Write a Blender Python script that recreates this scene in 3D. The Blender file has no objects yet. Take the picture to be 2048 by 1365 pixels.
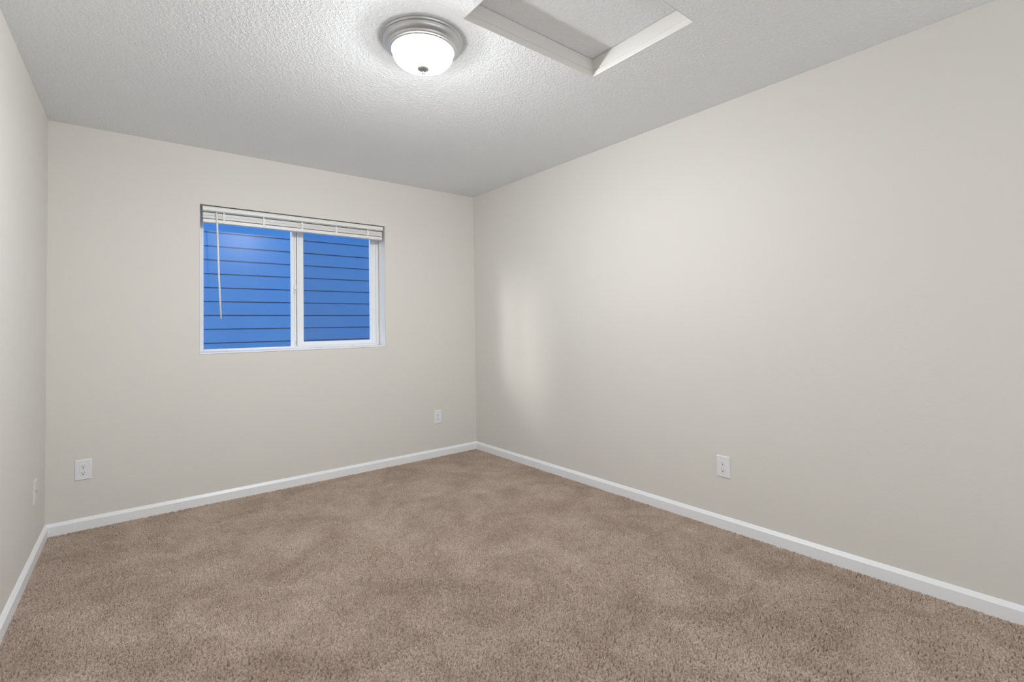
import bpy, bmesh, math, random
import numpy as np
from mathutils import Matrix, Vector

C = bpy.context.scene.collection
S = bpy.context.scene
PI = math.pi
random.seed(4)

# ------------------------------------------------------------------ camera
yaw, pitch, roll, FPX = 0.671616, 0.0263676, -0.0165838, 967.456
fw = Vector((math.sin(yaw)*math.cos(pitch), math.cos(yaw)*math.cos(pitch), math.sin(pitch)))
rt = Vector((math.cos(yaw), -math.sin(yaw), 0))
up = rt.cross(fw)
r2 = math.cos(roll)*rt + math.sin(roll)*up
u2 = -math.sin(roll)*rt + math.cos(roll)*up
cd = bpy.data.cameras.new('camera'); cam = bpy.data.objects.new('camera', cd); C.objects.link(cam)
cd.sensor_width = 36.0; cd.sensor_fit = 'HORIZONTAL'; cd.lens = 36.0*FPX/2048.0
cd.shift_y = -55.8457/2048.0
cd.clip_start = 0.02
M4 = Matrix(((r2.x, u2.x, -fw.x, 0.37033), (r2.y, u2.y, -fw.y, -3.891614), (r2.z, u2.z, -fw.z, 1.183328), (0, 0, 0, 1)))
cam.matrix_world = M4
S.camera = cam

# ------------------------------------------------------------------ exposure and world
S.view_settings.view_transform = 'Standard'
S.view_settings.look = 'None'
S.view_settings.exposure = 0.0
S.view_settings.gamma = 1.0
S.view_settings.use_curve_mapping = False

LAMP_STRENGTH = 16.0
LAMP_WATTS = 0.675                                    # point light added under the same lamp's bowl
LAMP_COLOR = (0.955, 0.98, 1.0)
SKY_STRENGTH = 0.57

wd = bpy.data.worlds.new('dusk_sky'); S.world = wd; wd.use_nodes = True
nt = wd.node_tree; nt.nodes.clear()
wo = nt.nodes.new('ShaderNodeOutputWorld'); bg = nt.nodes.new('ShaderNodeBackground')
tc = nt.nodes.new('ShaderNodeTexCoord'); sp = nt.nodes.new('ShaderNodeSeparateXYZ'); cr = nt.nodes.new('ShaderNodeValToRGB')
nt.links.new(tc.outputs['Generated'], sp.inputs[0]); nt.links.new(sp.outputs['Z'], cr.inputs[0])
cr.color_ramp.elements[0].position = 0.0; cr.color_ramp.elements[0].color = (0.75, 1.9, 4.2, 1)
cr.color_ramp.elements[1].position = 1.0; cr.color_ramp.elements[1].color = (0.50, 1.75, 4.7, 1)
nt.links.new(cr.outputs[0], bg.inputs[0]); bg.inputs[1].default_value = SKY_STRENGTH
nt.links.new(bg.outputs[0], wo.inputs[0])

# unseen light added far down the gap, for the patch on the right wall
def lamp_light(name, kind, loc, energy, color, **kw):
    ld = bpy.data.lights.new(name, kind); ld.energy = energy; ld.color = color
    for k, v in kw.items(): setattr(ld, k, v)
    lo = bpy.data.objects.new(name, ld); C.objects.link(lo); lo.location = loc
    return lo
PATCH_LAMP = dict(loc=(-7.7, 4.7, 4.3), energy=4300.0)
lamp_light('patch_light', 'POINT', PATCH_LAMP['loc'], PATCH_LAMP['energy'], (1.0, 0.93, 0.84), shadow_soft_size=1.6)

# unseen area light added behind the camera to even out the room
FILL_WATTS = 28.5
hl = lamp_light('fill_light', 'AREA', (1.50, -5.60, 1.23), FILL_WATTS, (0.955, 0.98, 1.0), shape='RECTANGLE', size=3.3, size_y=2.30)
FILL_TILT = 0.0
hl.rotation_euler = (PI/2 + math.radians(FILL_TILT), 0, 0)

# ------------------------------------------------------------------ materials
def new_mat(name, color, rough=0.5, metal=0.0, spec=0.5):
    m = bpy.data.materials.new(name); m.use_nodes = True
    b = m.node_tree.nodes['Principled BSDF']
    b.inputs['Base Color'].default_value = (*color, 1); b.inputs['Roughness'].default_value = rough
    b.inputs['Metallic'].default_value = metal; b.inputs['Specular IOR Level'].default_value = spec
    return m
def add_bump(m, scale, strength, dist, detail=2.0, rough=0.5, ramp=None, stretch=(1, 1, 1), distortion=0.0):
    nt = m.node_tree; b = nt.nodes['Principled BSDF']
    tc = nt.nodes.new('ShaderNodeTexCoord'); mp = nt.nodes.new('ShaderNodeMapping'); mp.inputs['Scale'].default_value = stretch
    nz = nt.nodes.new('ShaderNodeTexNoise'); nz.inputs['Scale'].default_value = scale
    nz.inputs['Detail'].default_value = detail; nz.inputs['Roughness'].default_value = rough; nz.inputs['Distortion'].default_value = distortion
    nt.links.new(tc.outputs['Object'], mp.inputs[0]); nt.links.new(mp.outputs[0], nz.inputs['Vector'])
    h = nz.outputs[0]
    if ramp:
        cr = nt.nodes.new('ShaderNodeValToRGB'); cr.color_ramp.elements[0].position, cr.color_ramp.elements[1].position = ramp
        nt.links.new(h, cr.inputs[0]); h = cr.outputs[0]
    bp = nt.nodes.new('ShaderNodeBump'); bp.inputs['Strength'].default_value = strength; bp.inputs['Distance'].default_value = dist
    nt.links.new(h, bp.inputs['Height']); nt.links.new(bp.outputs[0], b.inputs['Normal'])
    return m
def mottle(m, c1, c2, scale, detail=3.0):
    nt = m.node_tree; b = nt.nodes['Principled BSDF']
    tc = nt.nodes.new('ShaderNodeTexCoord'); nz = nt.nodes.new('ShaderNodeTexNoise'); nz.inputs['Scale'].default_value = scale; nz.inputs['Detail'].default_value = detail
    mx = nt.nodes.new('ShaderNodeMix'); mx.data_type = 'RGBA'; mx.inputs[6].default_value = (*c1, 1); mx.inputs[7].default_value = (*c2, 1)
    nt.links.new(tc.outputs['Object'], nz.inputs['Vector']); nt.links.new(nz.outputs[0], mx.inputs[0]); nt.links.new(mx.outputs[2], b.inputs['Base Color'])
    return m

WALL = new_mat('beige_wall_paint', (0.765, 0.741, 0.693), 0.6, spec=0.3)
add_bump(WALL, 130, 0.10, 0.004, detail=2)
CEIL = new_mat('textured_ceiling_paint', (0.885, 0.90, 0.91), 0.8, spec=0.2)
add_bump(CEIL, 78, 0.36, 0.006, detail=2.5, rough=0.55, ramp=(0.40, 0.68), distortion=0.6)
TRIM = new_mat('white_trim_paint', (0.93, 0.945, 0.965), 0.35)
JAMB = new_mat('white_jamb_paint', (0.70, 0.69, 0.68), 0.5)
CASING = new_mat('cream_casing_paint', (0.78, 0.76, 0.73), 0.4)
VINYL = new_mat('white_vinyl', (0.91, 0.915, 0.92), 0.35)
BLIND = new_mat('off_white_blind_vinyl', (0.86, 0.85, 0.82), 0.4)
CORD = new_mat('white_cord', (0.90, 0.89, 0.87), 0.6)
PLATE = new_mat('white_plastic', (0.86, 0.87, 0.89), 0.3)
DARK = new_mat('dark_socket', (0.03, 0.028, 0.025), 0.6)
SLOT = new_mat('grey_slot', (0.16, 0.155, 0.15), 0.6)
ALMOND = new_mat('light_almond_plastic', (0.77, 0.75, 0.71), 0.35)
SCREW = new_mat('white_screw', (0.70, 0.70, 0.70), 0.3)
NICKEL = new_mat('brushed_nickel', (0.60, 0.61, 0.62), 0.34, 0.85)
GREY_METAL = new_mat('grey_metal', (0.42, 0.42, 0.42), 0.35, 0.85)
FLOOR = new_mat('subfloor_boards', (0.30, 0.24, 0.19), 0.9)
SIDING = new_mat('grey_blue_lap_siding', (0.13, 0.21, 0.34), 0.6)
mottle(SIDING, (0.160, 0.250, 0.335), (0.190, 0.280, 0.365), 5)
add_bump(SIDING, 40, 0.25, 0.004, detail=4, stretch=(0.12, 1, 1))
GROUND = new_mat('alley_gravel', (0.22, 0.21, 0.20), 0.9)
ROOF = new_mat('exterior_wall_paint', (0.10, 0.16, 0.26), 0.8)

GLASS = bpy.data.materials.new('window_glass'); GLASS.use_nodes = True
nt = GLASS.node_tree; nt.nodes.clear()
o = nt.nodes.new('ShaderNodeOutputMaterial'); mx = nt.nodes.new('ShaderNodeMixShader'); 
# reflectance of a thin pane, the same from both sides
ge = nt.nodes.new('ShaderNodeNewGeometry'); dt = nt.nodes.new('ShaderNodeVectorMath'); dt.operation = 'DOT_PRODUCT'
nt.links.new(ge.outputs['Normal'], dt.inputs[0]); nt.links.new(ge.outputs['Incoming'], dt.inputs[1])
def mth(op, a, b):
    n = nt.nodes.new('ShaderNodeMath'); n.operation = op
    for i, v in enumerate((a, b)):
        if v is None: continue
        if isinstance(v, (int, float)): n.inputs[i].default_value = v
        else: nt.links.new(v, n.inputs[i])
    return n.outputs[0]
fac = mth('ADD', mth('MULTIPLY', mth('POWER', mth('SUBTRACT', 1.0, mth('ABSOLUTE', dt.outputs['Value'], None)), 5.0), 0.98), 0.012)
tr = nt.nodes.new('ShaderNodeBsdfTransparent'); tr.inputs[0].default_value = (0.97, 0.985, 0.98, 1); gl = nt.nodes.new('ShaderNodeBsdfGlossy'); gl.inputs['Roughness'].default_value = 0.29
nt.links.new(fac, mx.inputs[0]); nt.links.new(tr.outputs[0], mx.inputs[1]); nt.links.new(gl.outputs[0], mx.inputs[2]); nt.links.new(mx.outputs[0], o.inputs[0])

SCREEN = bpy.data.materials.new('fine_grey_screen'); SCREEN.use_nodes = True
nt = SCREEN.node_tree; nt.nodes.clear()
o = nt.nodes.new('ShaderNodeOutputMaterial'); mx = nt.nodes.new('ShaderNodeMixShader'); mx.inputs[0].default_value = 0.11
tr = nt.nodes.new('ShaderNodeBsdfTransparent'); df = nt.nodes.new('ShaderNodeBsdfDiffuse'); df.inputs[0].default_value = (0.12, 0.12, 0.13, 1)
nt.links.new(tr.outputs[0], mx.inputs[1]); nt.links.new(df.outputs[0], mx.inputs[2]); nt.links.new(mx.outputs[0], o.inputs[0])

DOME = bpy.data.materials.new('lit_opal_glass'); DOME.use_nodes = True
b = DOME.node_tree.nodes['Principled BSDF']; b.inputs['Base Color'].default_value = (0.9, 0.9, 0.88, 1); b.inputs['Roughness'].default_value = 0.25
b.inputs['Emission Color'].default_value = (*LAMP_COLOR, 1); b.inputs['Emission Strength'].default_value = LAMP_STRENGTH

CARPET = new_mat('taupe_cut_pile', (0.30, 0.235, 0.185), 0.95, spec=0.1)
def carpet_nodes():
    nt = CARPET.node_tree; b = nt.nodes['Principled BSDF']
    tc = nt.nodes.new('ShaderNodeTexCoord')
    vo = nt.nodes.new('ShaderNodeTexVoronoi'); vo.inputs['Scale'].default_value = 190
    nt.links.new(tc.outputs['Object'], vo.inputs['Vector'])
    sx = nt.nodes.new('ShaderNodeSeparateXYZ'); nt.links.new(vo.outputs['Color'], sx.inputs[0])
    yarn = nt.nodes.new('ShaderNodeValToRGB')                     # each tuft its own yarn tone
    yarn.color_ramp.elements[0].color = (0.395, 0.309, 0.250, 1); yarn.color_ramp.elements[1].color = (0.62, 0.493, 0.407, 1)
    nt.links.new(sx.outputs[0], yarn.inputs[0])
    n1 = nt.nodes.new('ShaderNodeTexNoise'); n1.inputs['Scale'].default_value = 3.6; n1.inputs['Detail'].default_value = 5; n1.inputs['Roughness'].default_value = 0.70; n1.inputs['Distortion'].default_value = 0.45
    nt.links.new(tc.outputs['Object'], n1.inputs['Vector'])
    nap = nt.nodes.new('ShaderNodeValToRGB')                      # sheen of trodden and brushed pile, painted into the colour
    nap.color_ramp.elements[0].position = 0.36; nap.color_ramp.elements[0].color = (0.84, 0.818, 0.797, 1)
    nap.color_ramp.elements[1].position = 0.66; nap.color_ramp.elements[1].color = (1.15, 1.17, 1.195, 1)
    nt.links.new(n1.outputs[0], nap.inputs[0])
    mx = nt.nodes.new('ShaderNodeMix'); mx.data_type = 'RGBA'; mx.blend_type = 'MULTIPLY'; mx.inputs[0].default_value = 1.0
    nt.links.new(yarn.outputs[0], mx.inputs[6]); nt.links.new(nap.outputs[0], mx.inputs[7]); nt.links.new(mx.outputs[2], b.inputs['Base Color'])
    n2 = nt.nodes.new('ShaderNodeTexNoise'); n2.inputs['Scale'].default_value = 430; n2.inputs['Detail'].default_value = 2
    nt.links.new(tc.outputs['Object'], n2.inputs['Vector'])
    bp = nt.nodes.new('ShaderNodeBump'); bp.inputs['Strength'].default_value = 0.6; bp.inputs['Distance'].default_value = 0.002
    nt.links.new(n2.outputs[0], bp.inputs['Height']); nt.links.new(bp.outputs[0], b.inputs['Normal'])
carpet_nodes()

# ------------------------------------------------------------------ helpers
def obj(name, bm, mat, parent=None, smooth=False, bevel=0.0, seg=2, angle=0.6):
    bmesh.ops.recalc_face_normals(bm, faces=bm.faces)
    me = bpy.data.meshes.new(name); bm.to_mesh(me); bm.free()
    me.materials.append(mat)
    o = bpy.data.objects.new(name, me); C.objects.link(o)
    if smooth: me.shade_smooth()
    if bevel:
        md = o.modifiers.new('edge', 'BEVEL'); md.width = bevel; md.segments = seg; md.limit_method = 'ANGLE'; md.angle_limit = angle
    if parent is not None: o.parent = parent
    return o
def thing(name, label, cat, loc=(0, 0, 0), rotz=0.0, group=None):
    o = bpy.data.objects.new(name, None); C.objects.link(o); o.empty_display_size = 0.1
    o.location = loc; o.rotation_euler = (0, 0, rotz); o['label'] = label; o['category'] = cat
    if group: o['group'] = group
    return o
def struct(o, label, cat):
    o['kind'] = 'structure'; o['label'] = label; o['category'] = cat
    return o
def box(bm, a, b):
    x0, y0, z0 = a; x1, y1, z1 = b
    v = [bm.verts.new(p) for p in ((x0, y0, z0), (x1, y0, z0), (x1, y1, z0), (x0, y1, z0), (x0, y0, z1), (x1, y0, z1), (x1, y1, z1), (x0, y1, z1))]
    for f in ((3, 2, 1, 0), (4, 5, 6, 7), (0, 1, 5, 4), (1, 2, 6, 5), (2, 3, 7, 6), (3, 0, 4, 7)): bm.faces.new([v[i] for i in f])
def boxes(*ab):
    bm = bmesh.new()
    for a, b in ab: box(bm, a, b)
    return bm
def prism(poly, z0, z1, bm=None):
    bm = bm or bmesh.new()
    lo = [bm.verts.new((x, y, z0)) for x, y in poly]; hi = [bm.verts.new((x, y, z1)) for x, y in poly]
    bm.faces.new(lo[::-1]); bm.faces.new(hi)
    n = len(poly)
    for i in range(n): bm.faces.new((lo[i], lo[(i+1) % n], hi[(i+1) % n], hi[i]))
    return bm
def sweep(profile, stations, bm=None, caps=True):
    """profile: list of (u, v); stations: list of functions (u, v) -> xyz; closed profile"""
    bm = bm or bmesh.new(); rings = []
    for st in stations: rings.append([bm.verts.new(st(u, v)) for u, v in profile])
    n = len(profile)
    for a, b in zip(rings, rings[1:]):
        for i in range(n): bm.faces.new((a[i], a[(i+1) % n], b[(i+1) % n], b[i]))
    if caps: bm.faces.new(rings[0][::-1]); bm.faces.new(rings[-1])
    return bm
def lathe(profile, n=96, bm=None):
    bm = bm or bmesh.new(); rings = []
    for r, z in profile:
        if r < 1e-5: rings.append([bm.verts.new((0, 0, z))])
        else: rings.append([bm.verts.new((r*math.cos(2*PI*k/n), r*math.sin(2*PI*k/n), z)) for k in range(n)])
    for a, b in zip(rings, rings[1:]):
        for k in range(n):
            k2 = (k+1) % n
            if len(a) == 1 and len(b) == 1: continue
            if len(a) == 1: bm.faces.new((a[0], b[k], b[k2]))
            elif len(b) == 1: bm.faces.new((a[k], b[0], a[k2]))
            else: bm.faces.new((a[k], b[k], b[k2], a[k2]))
    return bm
def tube(pts, r, n=10, bm=None):
    bm = bm or bmesh.new(); rings = []
    for i, p in enumerate(pts):
        p = Vector(p); d = (Vector(pts[min(i+1, len(pts)-1)]) - Vector(pts[max(i-1, 0)])).normalized()
        a = d.orthogonal().normalized(); b = d.cross(a)
        rings.append([bm.verts.new(p + r*(math.cos(2*PI*k/n)*a + math.sin(2*PI*k/n)*b)) for k in range(n)])
    for a, b in zip(rings, rings[1:]):
        for k in range(n): bm.faces.new((a[k], a[(k+1) % n], b[(k+1) % n], b[k]))
    bm.faces.new(rings[0][::-1]); bm.faces.new(rings[-1])
    return bm

# ------------------------------------------------------------------ room shell
H, W = 2.44, 3.001145
TL, TR = math.tan(0.0144824), math.tan(-0.0145176)
YR = -4.45                                           # rear of the room, behind the camera
lx = lambda y: TL*y
rx = lambda y: W + TR*y
WX0, WX1, WZ0, WZ1 = 0.7535, 2.0900, 1.0245, 2.0540  # window opening
TH = 0.215                                           # outer wall thickness

f = obj('floor', prism([(lx(0)-.15, .2), (rx(0)+.15, .2), (rx(YR)+.15, YR-.15), (lx(YR)-.15, YR-.15)], -0.15, -0.016), FLOOR)
struct(f, 'floor of the room under the wall-to-wall carpet', 'floor')

HX0, HX1, HY0, HY1 = 1.4370, 2.2165, -2.8220, -2.2600     # hole of the attic hatch
bm = bmesh.new()
for poly in ([(lx(0)-.15, TH), (rx(0)+.15, TH), (rx(HY1)+.15, HY1), (lx(HY1)-.15, HY1)],
             [(lx(HY1)-.15, HY1), (HX0, HY1), (HX0, HY0), (lx(HY0)-.15, HY0)],
             [(HX1, HY1), (rx(HY1)+.15, HY1), (rx(HY0)+.15, HY0), (HX1, HY0)],
             [(lx(HY0)-.15, HY0), (rx(HY0)+.15, HY0), (rx(YR)+.15, YR-.15), (lx(YR)-.15, YR-.15)]):
    prism(poly, H, H+.25, bm)
prism([(HX0-.05, HY0-.05), (HX1+.05, HY0-.05), (HX1+.05, HY1+.05), (HX0-.05, HY1+.05)], H+.25, H+.27, bm)
f = obj('ceiling', bm, CEIL)
struct(f, 'light grey textured ceiling with flush light and attic hatch', 'ceiling')

bm = bmesh.new()
box(bm, (-.15, 0, -.15), (WX0, TH, H+.01)); box(bm, (WX1, 0, -.15), (W+.15, TH, H+.01))
box(bm, (WX0, 0, -.15), (WX1, TH, WZ0)); box(bm, (WX0, 0, WZ1), (WX1, TH, H+.01))
bmesh.ops.remove_doubles(bm, verts=bm.verts, dist=1e-5)
struct(obj('wall_back', bm, WALL), 'beige wall with the window in it', 'wall')
struct(obj('wall_left', prism([(lx(0), 0), (lx(YR), YR), (lx(YR)-.15, YR), (lx(0)-.15, 0)], -.15, H+.01), WALL), 'beige wall at the left edge of the photo', 'wall')
struct(obj('wall_right', prism([(rx(0), 0), (rx(0)+.15, 0), (rx(YR)+.15, YR), (rx(YR), YR)], -.15, H+.01), WALL), 'long plain beige wall on the right with one outlet', 'wall')
DX0, DX1, DZ = 0.02, 3.03, 2.39                      # wide opening, added to let the fill light in
bm = boxes(((lx(YR)-.15, YR-.12, -.15), (DX0, YR, H+.01)), ((DX1, YR-.12, -.15), (rx(YR)+.15, YR, H+.01)), ((DX0, YR-.12, DZ), (DX1, YR, H+.01)))
struct(obj('wall_rear', bm, WALL), 'beige wall behind the camera with a wide opening added for the fill light', 'wall')
bm = boxes(((DX0-.06, YR, 0), (DX0, YR+.016, DZ+.06)), ((DX1, YR, 0), (DX1+.06, YR+.016, DZ+.06)), ((DX0, YR, DZ), (DX1, YR+.016, DZ+.06)))  # casing round the added opening
struct(obj('fill_opening_casing', bm, TRIM, bevel=.003), 'white casing of the opening added behind the camera for the fill light', 'door')
bm = boxes(((-.5, -5.85, -.016), (3.5, YR-.12, .006)), ((-.5, -5.85, H), (3.5, YR-.12, H+.02)), ((-.5, -5.85, 0), (-.48, YR-.12, H)), ((3.48, -5.85, 0), (3.5, YR-.12, H)), ((-.5, -5.87, 0), (3.5, -5.85, H)))  # unseen space added beyond the opening to hold the fill light
struct(obj('wall_fill_space', bm, WALL), 'beige space added around the fill light behind the camera', 'wall')

# baseboards: flat face with a sloped top edge
BT, BZ = 0.0145, 0.0802
prof = [(0, 0.003), (BT, 0.003), (BT, BZ-.0175), (BT-.0015, BZ-.0155), (0.004, BZ-.001), (0.0025, BZ), (0, BZ)]
struct(obj('baseboard_back', sweep(prof, [lambda u, v: (lx(0)+u, -u, v), lambda u, v: (rx(0)-u, -u, v)]), TRIM), 'white baseboard along the foot of the window wall', 'baseboard')
struct(obj('baseboard_left', sweep(prof, [lambda u, v: (lx(0)+u, -u, v), lambda u, v: (lx(YR)+u, YR, v)]), TRIM), 'white baseboard along the foot of the left wall', 'baseboard')
struct(obj('baseboard_right', sweep(prof, [lambda u, v: (rx(0)-u, -u, v), lambda u, v: (rx(YR)-u, YR, v)]), TRIM), 'white baseboard along the foot of the right wall', 'baseboard')

# ------------------------------------------------------------------ carpet: real tufts in one height field
def carpet():
    rng = np.random.default_rng(7)
    x0, x1, y0, y1 = -0.07, 3.08, YR, -0.0
    def field(xs, ys, cell=0.0063):
        X, Y = np.meshgrid(xs, ys)
        nx, ny = int((x1-x0)/cell)+6, int((y1-y0)/cell)+6
        jx = rng.uniform(0.08, .92, (ny, nx)); jy = rng.uniform(0.08, .92, (ny, nx)); hh = rng.uniform(0.0, 1, (ny, nx)); rr = rng.uniform(.75, 1.15, (ny, nx))
        gx = (X-x0)/cell+2; gy = (Y-y0)/cell+2
        # lay of the pile pushes the tips around a little
        gx = gx + 0.35*np.sin(X*5.1+Y*3.3) + .25*np.sin(Y*11.7-X*7.9); gy = gy + 0.35*np.sin(Y*4.3-X*6.1) + .25*np.sin(X*13.1+Y*5.3)
        ix = np.floor(gx).astype(int); iy = np.floor(gy).astype(int)
        best = np.full(X.shape, -1.0)
        for dx in (-1, 0, 1):
            for dy in (-1, 0, 1):
                a = np.clip(ix+dx, 0, nx-1); b = np.clip(iy+dy, 0, ny-1)
                d2 = ((gx-(a+jx[b, a]))**2 + (gy-(b+jy[b, a]))**2)/(0.74*rr[b, a])**2
                h = np.where(hh[b, a] < .15, .06, .78+.22*hh[b, a])*np.sqrt(np.clip(1-d2, 0, 1))
                best = np.maximum(best, h)
        low = 0.5*np.sin(X*3.1+1.3*np.sin(Y*2.3))+0.5*np.sin(Y*2.7+X*1.9)
        return X, Y, -0.0075 + 0.0220*np.clip(best, 0, 1) + 0.0008*low
    ys = np.concatenate([np.arange(YR, -3.9, .01), np.arange(-3.9, 0.0, .0023)]); xs = np.arange(x0, x1, .0023)
    X, Y, Z = field(xs, ys)
    lo, hi = TL*Y + BT - .002, W + TR*Y - BT + .002
    Xc = np.clip(X, lo, hi); Yc = np.clip(Y, YR+.001, -BT+.002)
    n, m = X.shape
    co = np.stack([Xc, Yc, Z], -1).reshape(-1, 3).astype(np.float32)
    i = (np.arange(n-1)[:, None]*m + np.arange(m-1)[None, :])
    keep = ((X[:-1, :-1] < hi[:-1, :-1]) & (X[:-1, 1:] > lo[:-1, 1:]) & (Y[:-1, :-1] < -BT+.002))
    i = i[keep]
    q = np.stack([i, i+1, i+m+1, i+m], -1).reshape(-1).astype(np.int32)
    me = bpy.data.meshes.new('carpet_pile'); nf = len(q)//4
    me.vertices.add(len(co)); me.vertices.foreach_set('co', co.reshape(-1))
    me.loops.add(len(q)); me.loops.foreach_set('vertex_index', q)
    me.polygons.add(nf); me.polygons.foreach_set('loop_start', np.arange(0, nf*4, 4, dtype=np.int32))
    me.update(calc_edges=True); me.shade_smooth()
    me.materials.append(CARPET)
    o = bpy.data.objects.new('carpet_pile', me); C.objects.link(o)
    o['kind'] = 'stuff'; o['label'] = 'taupe brown cut pile carpet covering the whole floor'; o['category'] = 'carpet'
carpet()

# ------------------------------------------------------------------ window
FY = 0.1437                                           # room side of the vinyl frame
win = thing('window_1', 'white sliding window in the back wall with blue siding outside', 'window', ((WX0+WX1)/2, 0, WZ0)); win['kind'] = 'structure'
def wobj(name, bm, mat, parent=win, **k):
    bmesh.ops.translate(bm, verts=bm.verts, vec=(-(WX0+WX1)/2, 0, -WZ0))
    return obj(name, bm, mat, parent, **k)
e = .0008
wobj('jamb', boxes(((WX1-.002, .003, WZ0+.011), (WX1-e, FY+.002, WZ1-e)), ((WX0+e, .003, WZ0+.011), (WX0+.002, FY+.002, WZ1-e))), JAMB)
wobj('sill', boxes(((WX0+e, -.0035, WZ0+e), (WX1-e, FY+.002, WZ0+.0105))), TRIM, bevel=.002)
Z0 = WZ0+.011; FB = 1.0515                            # frame bottom inner edge
fx0, fx1 = 0.7545, 2.0885
XF = 0.7905                                           # inner edge of the left jamb
bm = boxes(((fx0, FY, Z0), (XF, .205, WZ1-.001)), ((2.0645, FY, Z0), (fx1, .205, WZ1-.001)), ((XF, FY, Z0), (2.0645, .205, FB)), ((XF, FY, 2.022), (2.0645, .205, WZ1-.001)),
           ((2.072, FY-.004, Z0), (2.0795, FY, WZ1-.002)), ((XF-.010, FY-.004, Z0), (XF-.004, FY, WZ1-.002)))
wobj('frame', bm, VINYL, bevel=.0012)
# the fixed meeting rail in the middle with a track groove
bm = boxes(((1.3795, FY+.012, FB), (1.4135, .195, 2.022)), ((1.3795, FY+.004, FB), (1.391, FY+.012, 2.022)), ((1.4005, FY+.004, FB), (1.4105, FY+.012, 2.022)))
wobj('meeting_rail', bm, VINYL, bevel=.001)
wobj('fixed_pane', boxes(((XF-.004, .180, FB-.004), (1.382, .184, 2.026))), GLASS)
# sliding sash on the right
sx0, sx1, sz0, sz1 = 1.4165, 2.0635, FB+.0005, 2.0215
gx0, gx1, gz0 = 1.4655, 2.0185, 1.0845
ya, yb = .1475, .178
bm = boxes(((sx0, ya, sz0), (gx0, yb, sz1)), ((gx1, ya, sz0), (sx1, yb, sz1)), ((gx0, ya, sz0), (gx1, yb, gz0)), ((gx0, ya, 1.975), (gx1, yb, sz1)),
           ((sx0+.016, ya-.003, sz0), (sx0+.022, ya, sz1)), ((gx1+.014, ya-.003, sz0+.02), (gx1+.020, ya, sz1)))
sash = wobj('sash', bm, VINYL, bevel=.0012)
wobj('insect_screen', boxes(((1.400, .1985, FB+.002), (2.062, .1993, 2.020))), SCREEN)
p = obj('sash_pane', boxes(((gx0-.004, .162, gz0-.004), (gx1+.004, .166, 1.98))), GLASS, sash)
for v in p.data.vertices: v.co -= Vector(((WX0+WX1)/2, 0, WZ0))
# latch on the meeting rail, its lever and rail screws
bm = boxes(((1.3945, FY-.011, 1.474), (1.4105, FY+.004, 1.534)))
latch = wobj('latch', bm, VINYL, bevel=.003)
bm = boxes(((1.3975, FY-.020, 1.484), (1.4095, FY-.010, 1.500)))
l2 = wobj('latch_lever', bm, GREY_METAL, latch, bevel=.002)
for z in (1.0725, 1.089):
    bm = lathe([(0, 0), (.0034, 0), (.003, .0018), (0, .0022)], 12)
    bmesh.ops.rotate(bm, verts=bm.verts, cent=(0, 0, 0), matrix=Matrix.Rotation(PI/2, 3, 'X'))
    bmesh.ops.translate(bm, verts=bm.verts, vec=(1.404, FY+.004, z))
    wobj('rail_screw', bm, GREY_METAL)

# ------------------------------------------------------------------ blind, pulled all the way up
bl = thing('window_blind', 'raised off-white horizontal blind bunched at the top of the window', 'blind', (1.425, 0, 2.0))
def bobj(name, bm, mat, parent=bl, **k):
    bmesh.ops.translate(bm, verts=bm.verts, vec=(-1.425, 0, -2.0))
    return obj(name, bm, mat, parent, **k)
BX0, BX1 = .7712, 2.0772
wob = lambda z: z
bobj('headrail', boxes(((BX0+.004, .022, 2.0125), (BX1-.004, .066, 2.0455))), BLIND, bevel=.002)
vp = [(.010, 2.0165), (.0165, 2.0150), (.0200, 2.0150), (.0200, 2.0475), (.0120, 2.0475), (.0100, 2.0455), (.0085, 2.0405), (.0105, 2.0375), (.0105, 2.0250), (.0085, 2.0215)]
bobj('valance', sweep(vp, [lambda u, v: (BX0, u, v), lambda u, v: (BX1, u, v)]), BLIND)
SX0, SX1 = .7735, 2.0705
NS, zt, zb = 17, 2.0020, 1.9655
for k in range(NS):
    z = zb + (zt-zb)*k/(NS-1)
    dy = 0.0009*random.uniform(-1, 1) + (.0045 if k in (8,) else 0) + (-.002 if k < 8 else 0); dx = random.uniform(-.0012, .0012)
    pr = [(.0165+dy, z-.0010), (.0280+dy, z-.0002), (.0415+dy, z+.0000), (.0550+dy, z-.0002), (.0665+dy, z-.0010), (.0665+dy, z+.0009), (.0550+dy, z+.0017), (.0415+dy, z+.0019), (.0280+dy, z+.0017), (.0165+dy, z+.0009)]
    bobj('slat', sweep(pr, [lambda u, v: (SX0+dx, u, v), lambda u, v: (SX1+dx, u, v)]), BLIND)
bobj('bottom_rail', boxes(((SX0, .0145, 1.9355), (SX1, .0680, 1.9600))), BLIND, bevel=.003)
def ribbon(x, w0, pts, t=.0012):
    bm = bmesh.new(); rings = []
    for k, (y, z, w) in enumerate(pts):
        rings.append([bm.verts.new(p) for p in ((x-w*w0, y, z), (x+w*w0, y, z), (x+w*w0, y+t, z), (x-w*w0, y+t, z))])
    for a, b in zip(rings, rings[1:]):
        for q in range(4): bm.faces.new((a[q], a[(q+1) % 4], b[(q+1) % 4], b[q]))
    bm.faces.new(rings[0][::-1]); bm.faces.new(rings[-1])
    return bm
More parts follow.
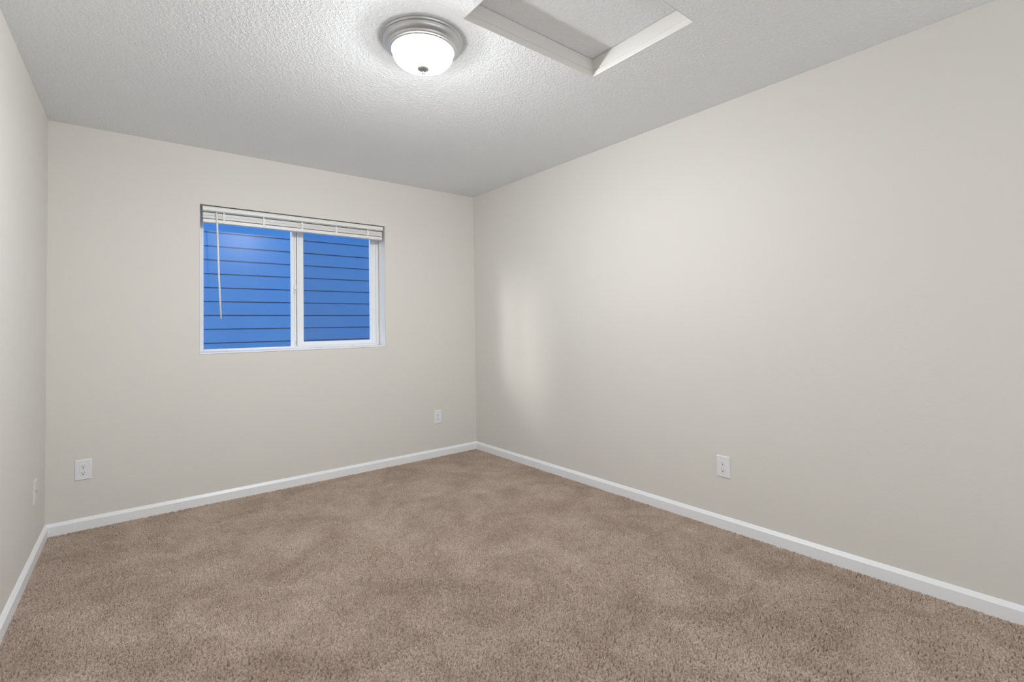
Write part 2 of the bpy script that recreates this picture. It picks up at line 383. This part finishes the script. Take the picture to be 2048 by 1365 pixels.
for x in (.900, 1.1545, 1.421, 1.6815, 1.944):
    # ladder cord bunched up in front of the gathered slats
    bobj('ladder_cord', ribbon(x, .0085, [(.0190, 2.0145, .35), (.0130, 2.0050, .55), (.0085, 1.9950, 1.0), (.0075, 1.9860, .9), (.0088, 1.9760, 1.05), (.0105, 1.9660, .75), (.0125, 1.9560, .7), (.0132, 1.9420, .7)]), CORD, bevel=.0005)
    bobj('cord_button', boxes(((x-.006, .0118, 1.938), (x+.007, .0152, 1.949))), BLIND, bevel=.0012)
w = bobj('wand', tube([(.8545, .0130, 2.010), (.8550, .0075, 1.985), (.8610, .0085, 1.800), (.8680, .0095, 1.550), (.8800, .0110, 1.2665)], .0056, 12), CORD, smooth=True)
bobj('wand_hook', tube([(.8545, .024, 2.014), (.8545, .017, 2.009), (.8545, .012, 2.004), (.8545, .0085, 2.000)], .0030, 8), CORD, w, smooth=True)

# ------------------------------------------------------------------ ceiling light
LX, LY = 1.380, -2.025
lt = thing('ceiling_light', 'round flush ceiling light with nickel rim and lit white glass bowl', 'ceiling light', (LX, LY, H))
pan = [(0, -.0005), (.1775, -.0005), (.1785, -.004), (.1775, -.010), (.1735, -.013), (.1705, -.0135), (.1690, -.016), (.1700, -.020), (.1685, -.025), (.1600, -.033), (.1535, -.0365),
       (.1515, -.0385), (.1520, -.0410), (.1500, -.0440), (.1440, -.0470), (.1405, -.0475), (.1385, -.0490), (.1375, -.0510), (.1350, -.0515), (.1335, -.0490), (.1335, -.0300), (0, -.0300)]
o = obj('rim', lathe(pan), NICKEL, lt, smooth=True)
md = o.modifiers.new('hard', 'EDGE_SPLIT'); md.split_angle = 1.2
dome = [(.1325, -.0320), (.1328, -.0480), (.1322, -.0540), (.1300, -.0620)]
for k in range(1, 15):
    a = k/14*PI/2
    dome.append((.1300*math.cos(a)**.92 if k < 14 else 0, -.0620 - .0640*math.sin(a)))
obj('glass_bowl', lathe(dome), DOME, lt, smooth=True)
fin = [(0, -.1215), (.0235, -.1225), (.0262, -.1245), (.0255, -.1270), (.0190, -.1315), (.0105, -.1355), (.0058, -.1385), (.0050, -.1405), (.0075, -.1430), (.0082, -.1455), (.0064, -.1490), (0, -.1505)]
obj('finial', lathe(fin, 40), GREY_METAL, lt, smooth=True)

# unseen light added below the bowl: level and downward mostly, upward part cut down
ang = (0, 30, 60, 75, 90, 94, 100, 105, 110, 120, 135, 150, 180)
cnd = (1000, 1350, 1330, 1060, 740, 690, 510, 325, 180, 60, 20, 0, 0)
ies = bpy.data.texts.new('added_light_distribution')
ies.write('IESNA:LM-63-1995\nTILT=NONE\n1 1000 1 %d 1 1 2 0 0 0\n1 1 1\n%s\n0\n%s\n' % (len(ang), ' '.join(map(str, ang)), ' '.join(map(str, cnd))))
sl = lamp_light('lamp_light', 'POINT', (LX, LY, H-.166), LAMP_WATTS, LAMP_COLOR, shadow_soft_size=0.012)
sl.data.use_nodes = True
nt = sl.data.node_tree; em = nt.nodes['Emission']; ie = nt.nodes.new('ShaderNodeTexIES'); ie.mode = 'INTERNAL'; ie.ies = ies
ie.inputs['Strength'].default_value = 1.0
nt.links.new(ie.outputs[0], em.inputs['Strength'])

# ------------------------------------------------------------------ attic hatch
at = thing('attic_hatch', 'recessed attic access hatch in the ceiling framed by cream boards', 'hatch', (1.8262, -2.541, H))
def aobj(name, bm, mat, **k):
    bmesh.ops.translate(bm, verts=bm.verts, vec=(-1.8262, 2.541, -H))
    return obj(name, bm, mat, at, **k)
ax0, ax1, ay0, ay1 = 1.4415, 2.2120, -2.8175, -2.2645
LZ = 2.5275
# profile: u outwards from the opening's inner face, v height
cp = [(.0005, LZ), (.0042, LZ), (.0042, 2.4395), (.0030, 2.4392), (.0010, 2.4410), (.0000, 2.4445), (-.0005, 2.4620), (.0005, 2.4650), (.0034, 2.4660), (.0034, 2.4705), (.0010, 2.4715), (.0005, 2.4730)]
def board(p0, p1, n0):
    def st(p, s):                                     # mitred ends
        return lambda u, v: (p[0] + s[0]*u, p[1] + s[1]*u, v)
    return sweep(cp, [st(*p0), st(*p1)])
aobj('frame_board', board(((ax0, ay1), (-1, 1)), ((ax1, ay1), (1, 1)), 0), CASING)
aobj('frame_board', board(((ax1, ay1), (1, 1)), ((ax1, ay0), (1, -1)), 0), CASING)
aobj('frame_board', board(((ax1, ay0), (1, -1)), ((ax0, ay0), (-1, -1)), 0), CASING)
aobj('frame_board', board(((ax0, ay0), (-1, -1)), ((ax0, ay1), (-1, 1)), 0), CASING)
aobj('lid', boxes(((ax0-.0038, ay0-.0038, LZ+.0035), (ax1+.0038, ay1+.0038, LZ+.020))), CEIL)

# ------------------------------------------------------------------ outlets and the jack plate
def plate_mesh(w, h, t):
    bm = bmesh.new()
    b = .0042
    rings = []
    for (iw, ih, y) in ((w, h, 0), (w, h, -t*.35), (w-2*b, h-2*b, -t)):
        rings.append([bm.verts.new((sx*iw/2, y, sz*ih/2)) for sx, sz in ((-1, -1), (1, -1), (1, 1), (-1, 1))])
    for a, c in zip(rings, rings[1:]):
        for i in range(4): bm.faces.new((a[i], a[(i+1) % 4], c[(i+1) % 4], c[i]))
    bm.faces.new(rings[0][::-1]); bm.faces.new(rings[-1])
    return bm
def disc(bm, r, cx, cz, y0, y1, flat=None, n=28):
    """short cylinder along -y, its sides cut flat at x = +-flat"""
    pts = []
    for k in range(n):
        a = 2*PI*k/n; x, z = r*math.cos(a), r*math.sin(a)
        if flat: z = max(-flat, min(flat, z))
        pts.append((cx+x, cz+z))
    A = [bm.verts.new((x, y0, z)) for x, z in pts]; B = [bm.verts.new((x, y1, z)) for x, z in pts]
    for k in range(n): bm.faces.new((A[k], A[(k+1) % n], B[(k+1) % n], B[k]))
    bm.faces.new(A); bm.faces.new(B[::-1])
PT = .0062
def outlet(loc, rotz, label):
    t = thing('wall_outlet', label, 'outlet', loc, rotz, 'white duplex outlets on the walls')
    obj('cover_plate', plate_mesh(.0795, .1215, PT), PLATE, t, bevel=.0008)
    for dz in (.0195, -.0195):
        bm = bmesh.new(); disc(bm, .0170, 0, dz, -PT+.001, -PT-.0016, flat=.0142)
        r = obj('receptacle', bm, PLATE, t, bevel=.0006)
        y0, y1 = -PT-.0006, -PT-.0020
        obj('slot', boxes(((-.0074, y1, dz-.0015), (-.0052, y0, dz+.0078))), SLOT, r)
        obj('slot', boxes(((.0052, y1, dz-.0005), (.0072, y0, dz+.0070))), SLOT, r)
        bm = bmesh.new(); disc(bm, .0031, 0, dz-.0072, y0, y1, n=14)
        obj('ground_hole', bm, DARK, r)
    bm = bmesh.new(); disc(bm, .0030, 0, 0, -PT+.001, -PT-.0008, n=14)
    obj('screw', bm, SCREW, t)
    return t
outlet((0.1652, 0, .3650), 0, 'white duplex outlet on the window wall beside the left corner')
outlet((2.5797, 0, .3670), 0, 'white duplex outlet on the window wall beside the right corner')
yo = -2.4540
outlet((rx(yo), yo, .3596), -PI/2 - 0.0145176, 'white duplex outlet in the middle of the right wall')
yj = -.366
j = thing('jack_plate', 'off-white wall plate with one small dark socket on the left wall', 'wall plate', (lx(yj), yj, .3660), PI/2 - 0.0144824)
obj('cover_plate', plate_mesh(.0790, .1215, PT), ALMOND, j, bevel=.0008)
bm = boxes(((-.0085, -PT-.002, -.0085), (.0085, -PT+.001, .0085)))
s = obj('socket', bm, ALMOND, j, bevel=.0008)
obj('socket_hole', boxes(((-.0055, -PT-.0026, -.0050), (.0055, -PT-.0012, .0035))), DARK, s)
for dz in (.042, -.042):
    bm = bmesh.new(); disc(bm, .0030, 0, dz, -PT+.001, -PT-.0008, n=14); obj('screw', bm, SCREW, j)

# ------------------------------------------------------------------ outside
def siding():
    y, e = 3.30, .1768
    bm = bmesh.new(); z = 1.3855 - 12*e
    x0, x1 = -4.2, 9.0
    while z < 5.4:
        prof = [(y+.010, z), (y-.016, z), (y-.0165, z+.003), (y-.008, z+e-.014), (y+.010, z+e-.014)]
        sweep(prof, [lambda u, v: (x0, u, v), lambda u, v: (x1, u, v)], bm); z += e
    h = thing('neighbor_house', 'house next door with blue-grey lap siding seen through the window', 'house', (0, y, 0))
    bmesh.ops.translate(bm, verts=bm.verts, vec=(0, -y, 0))
    obj('lap_siding', bm, SIDING, h)
    obj('house_wall', boxes(((x0, .008, -.8), (x1, .25, 5.5))), ROOF, h)
siding()
g = obj('ground', boxes(((-30, TH+.01, -1.0), (30, 12, -.8))), GROUND); struct(g, 'ground in the gap between the two houses', 'ground')
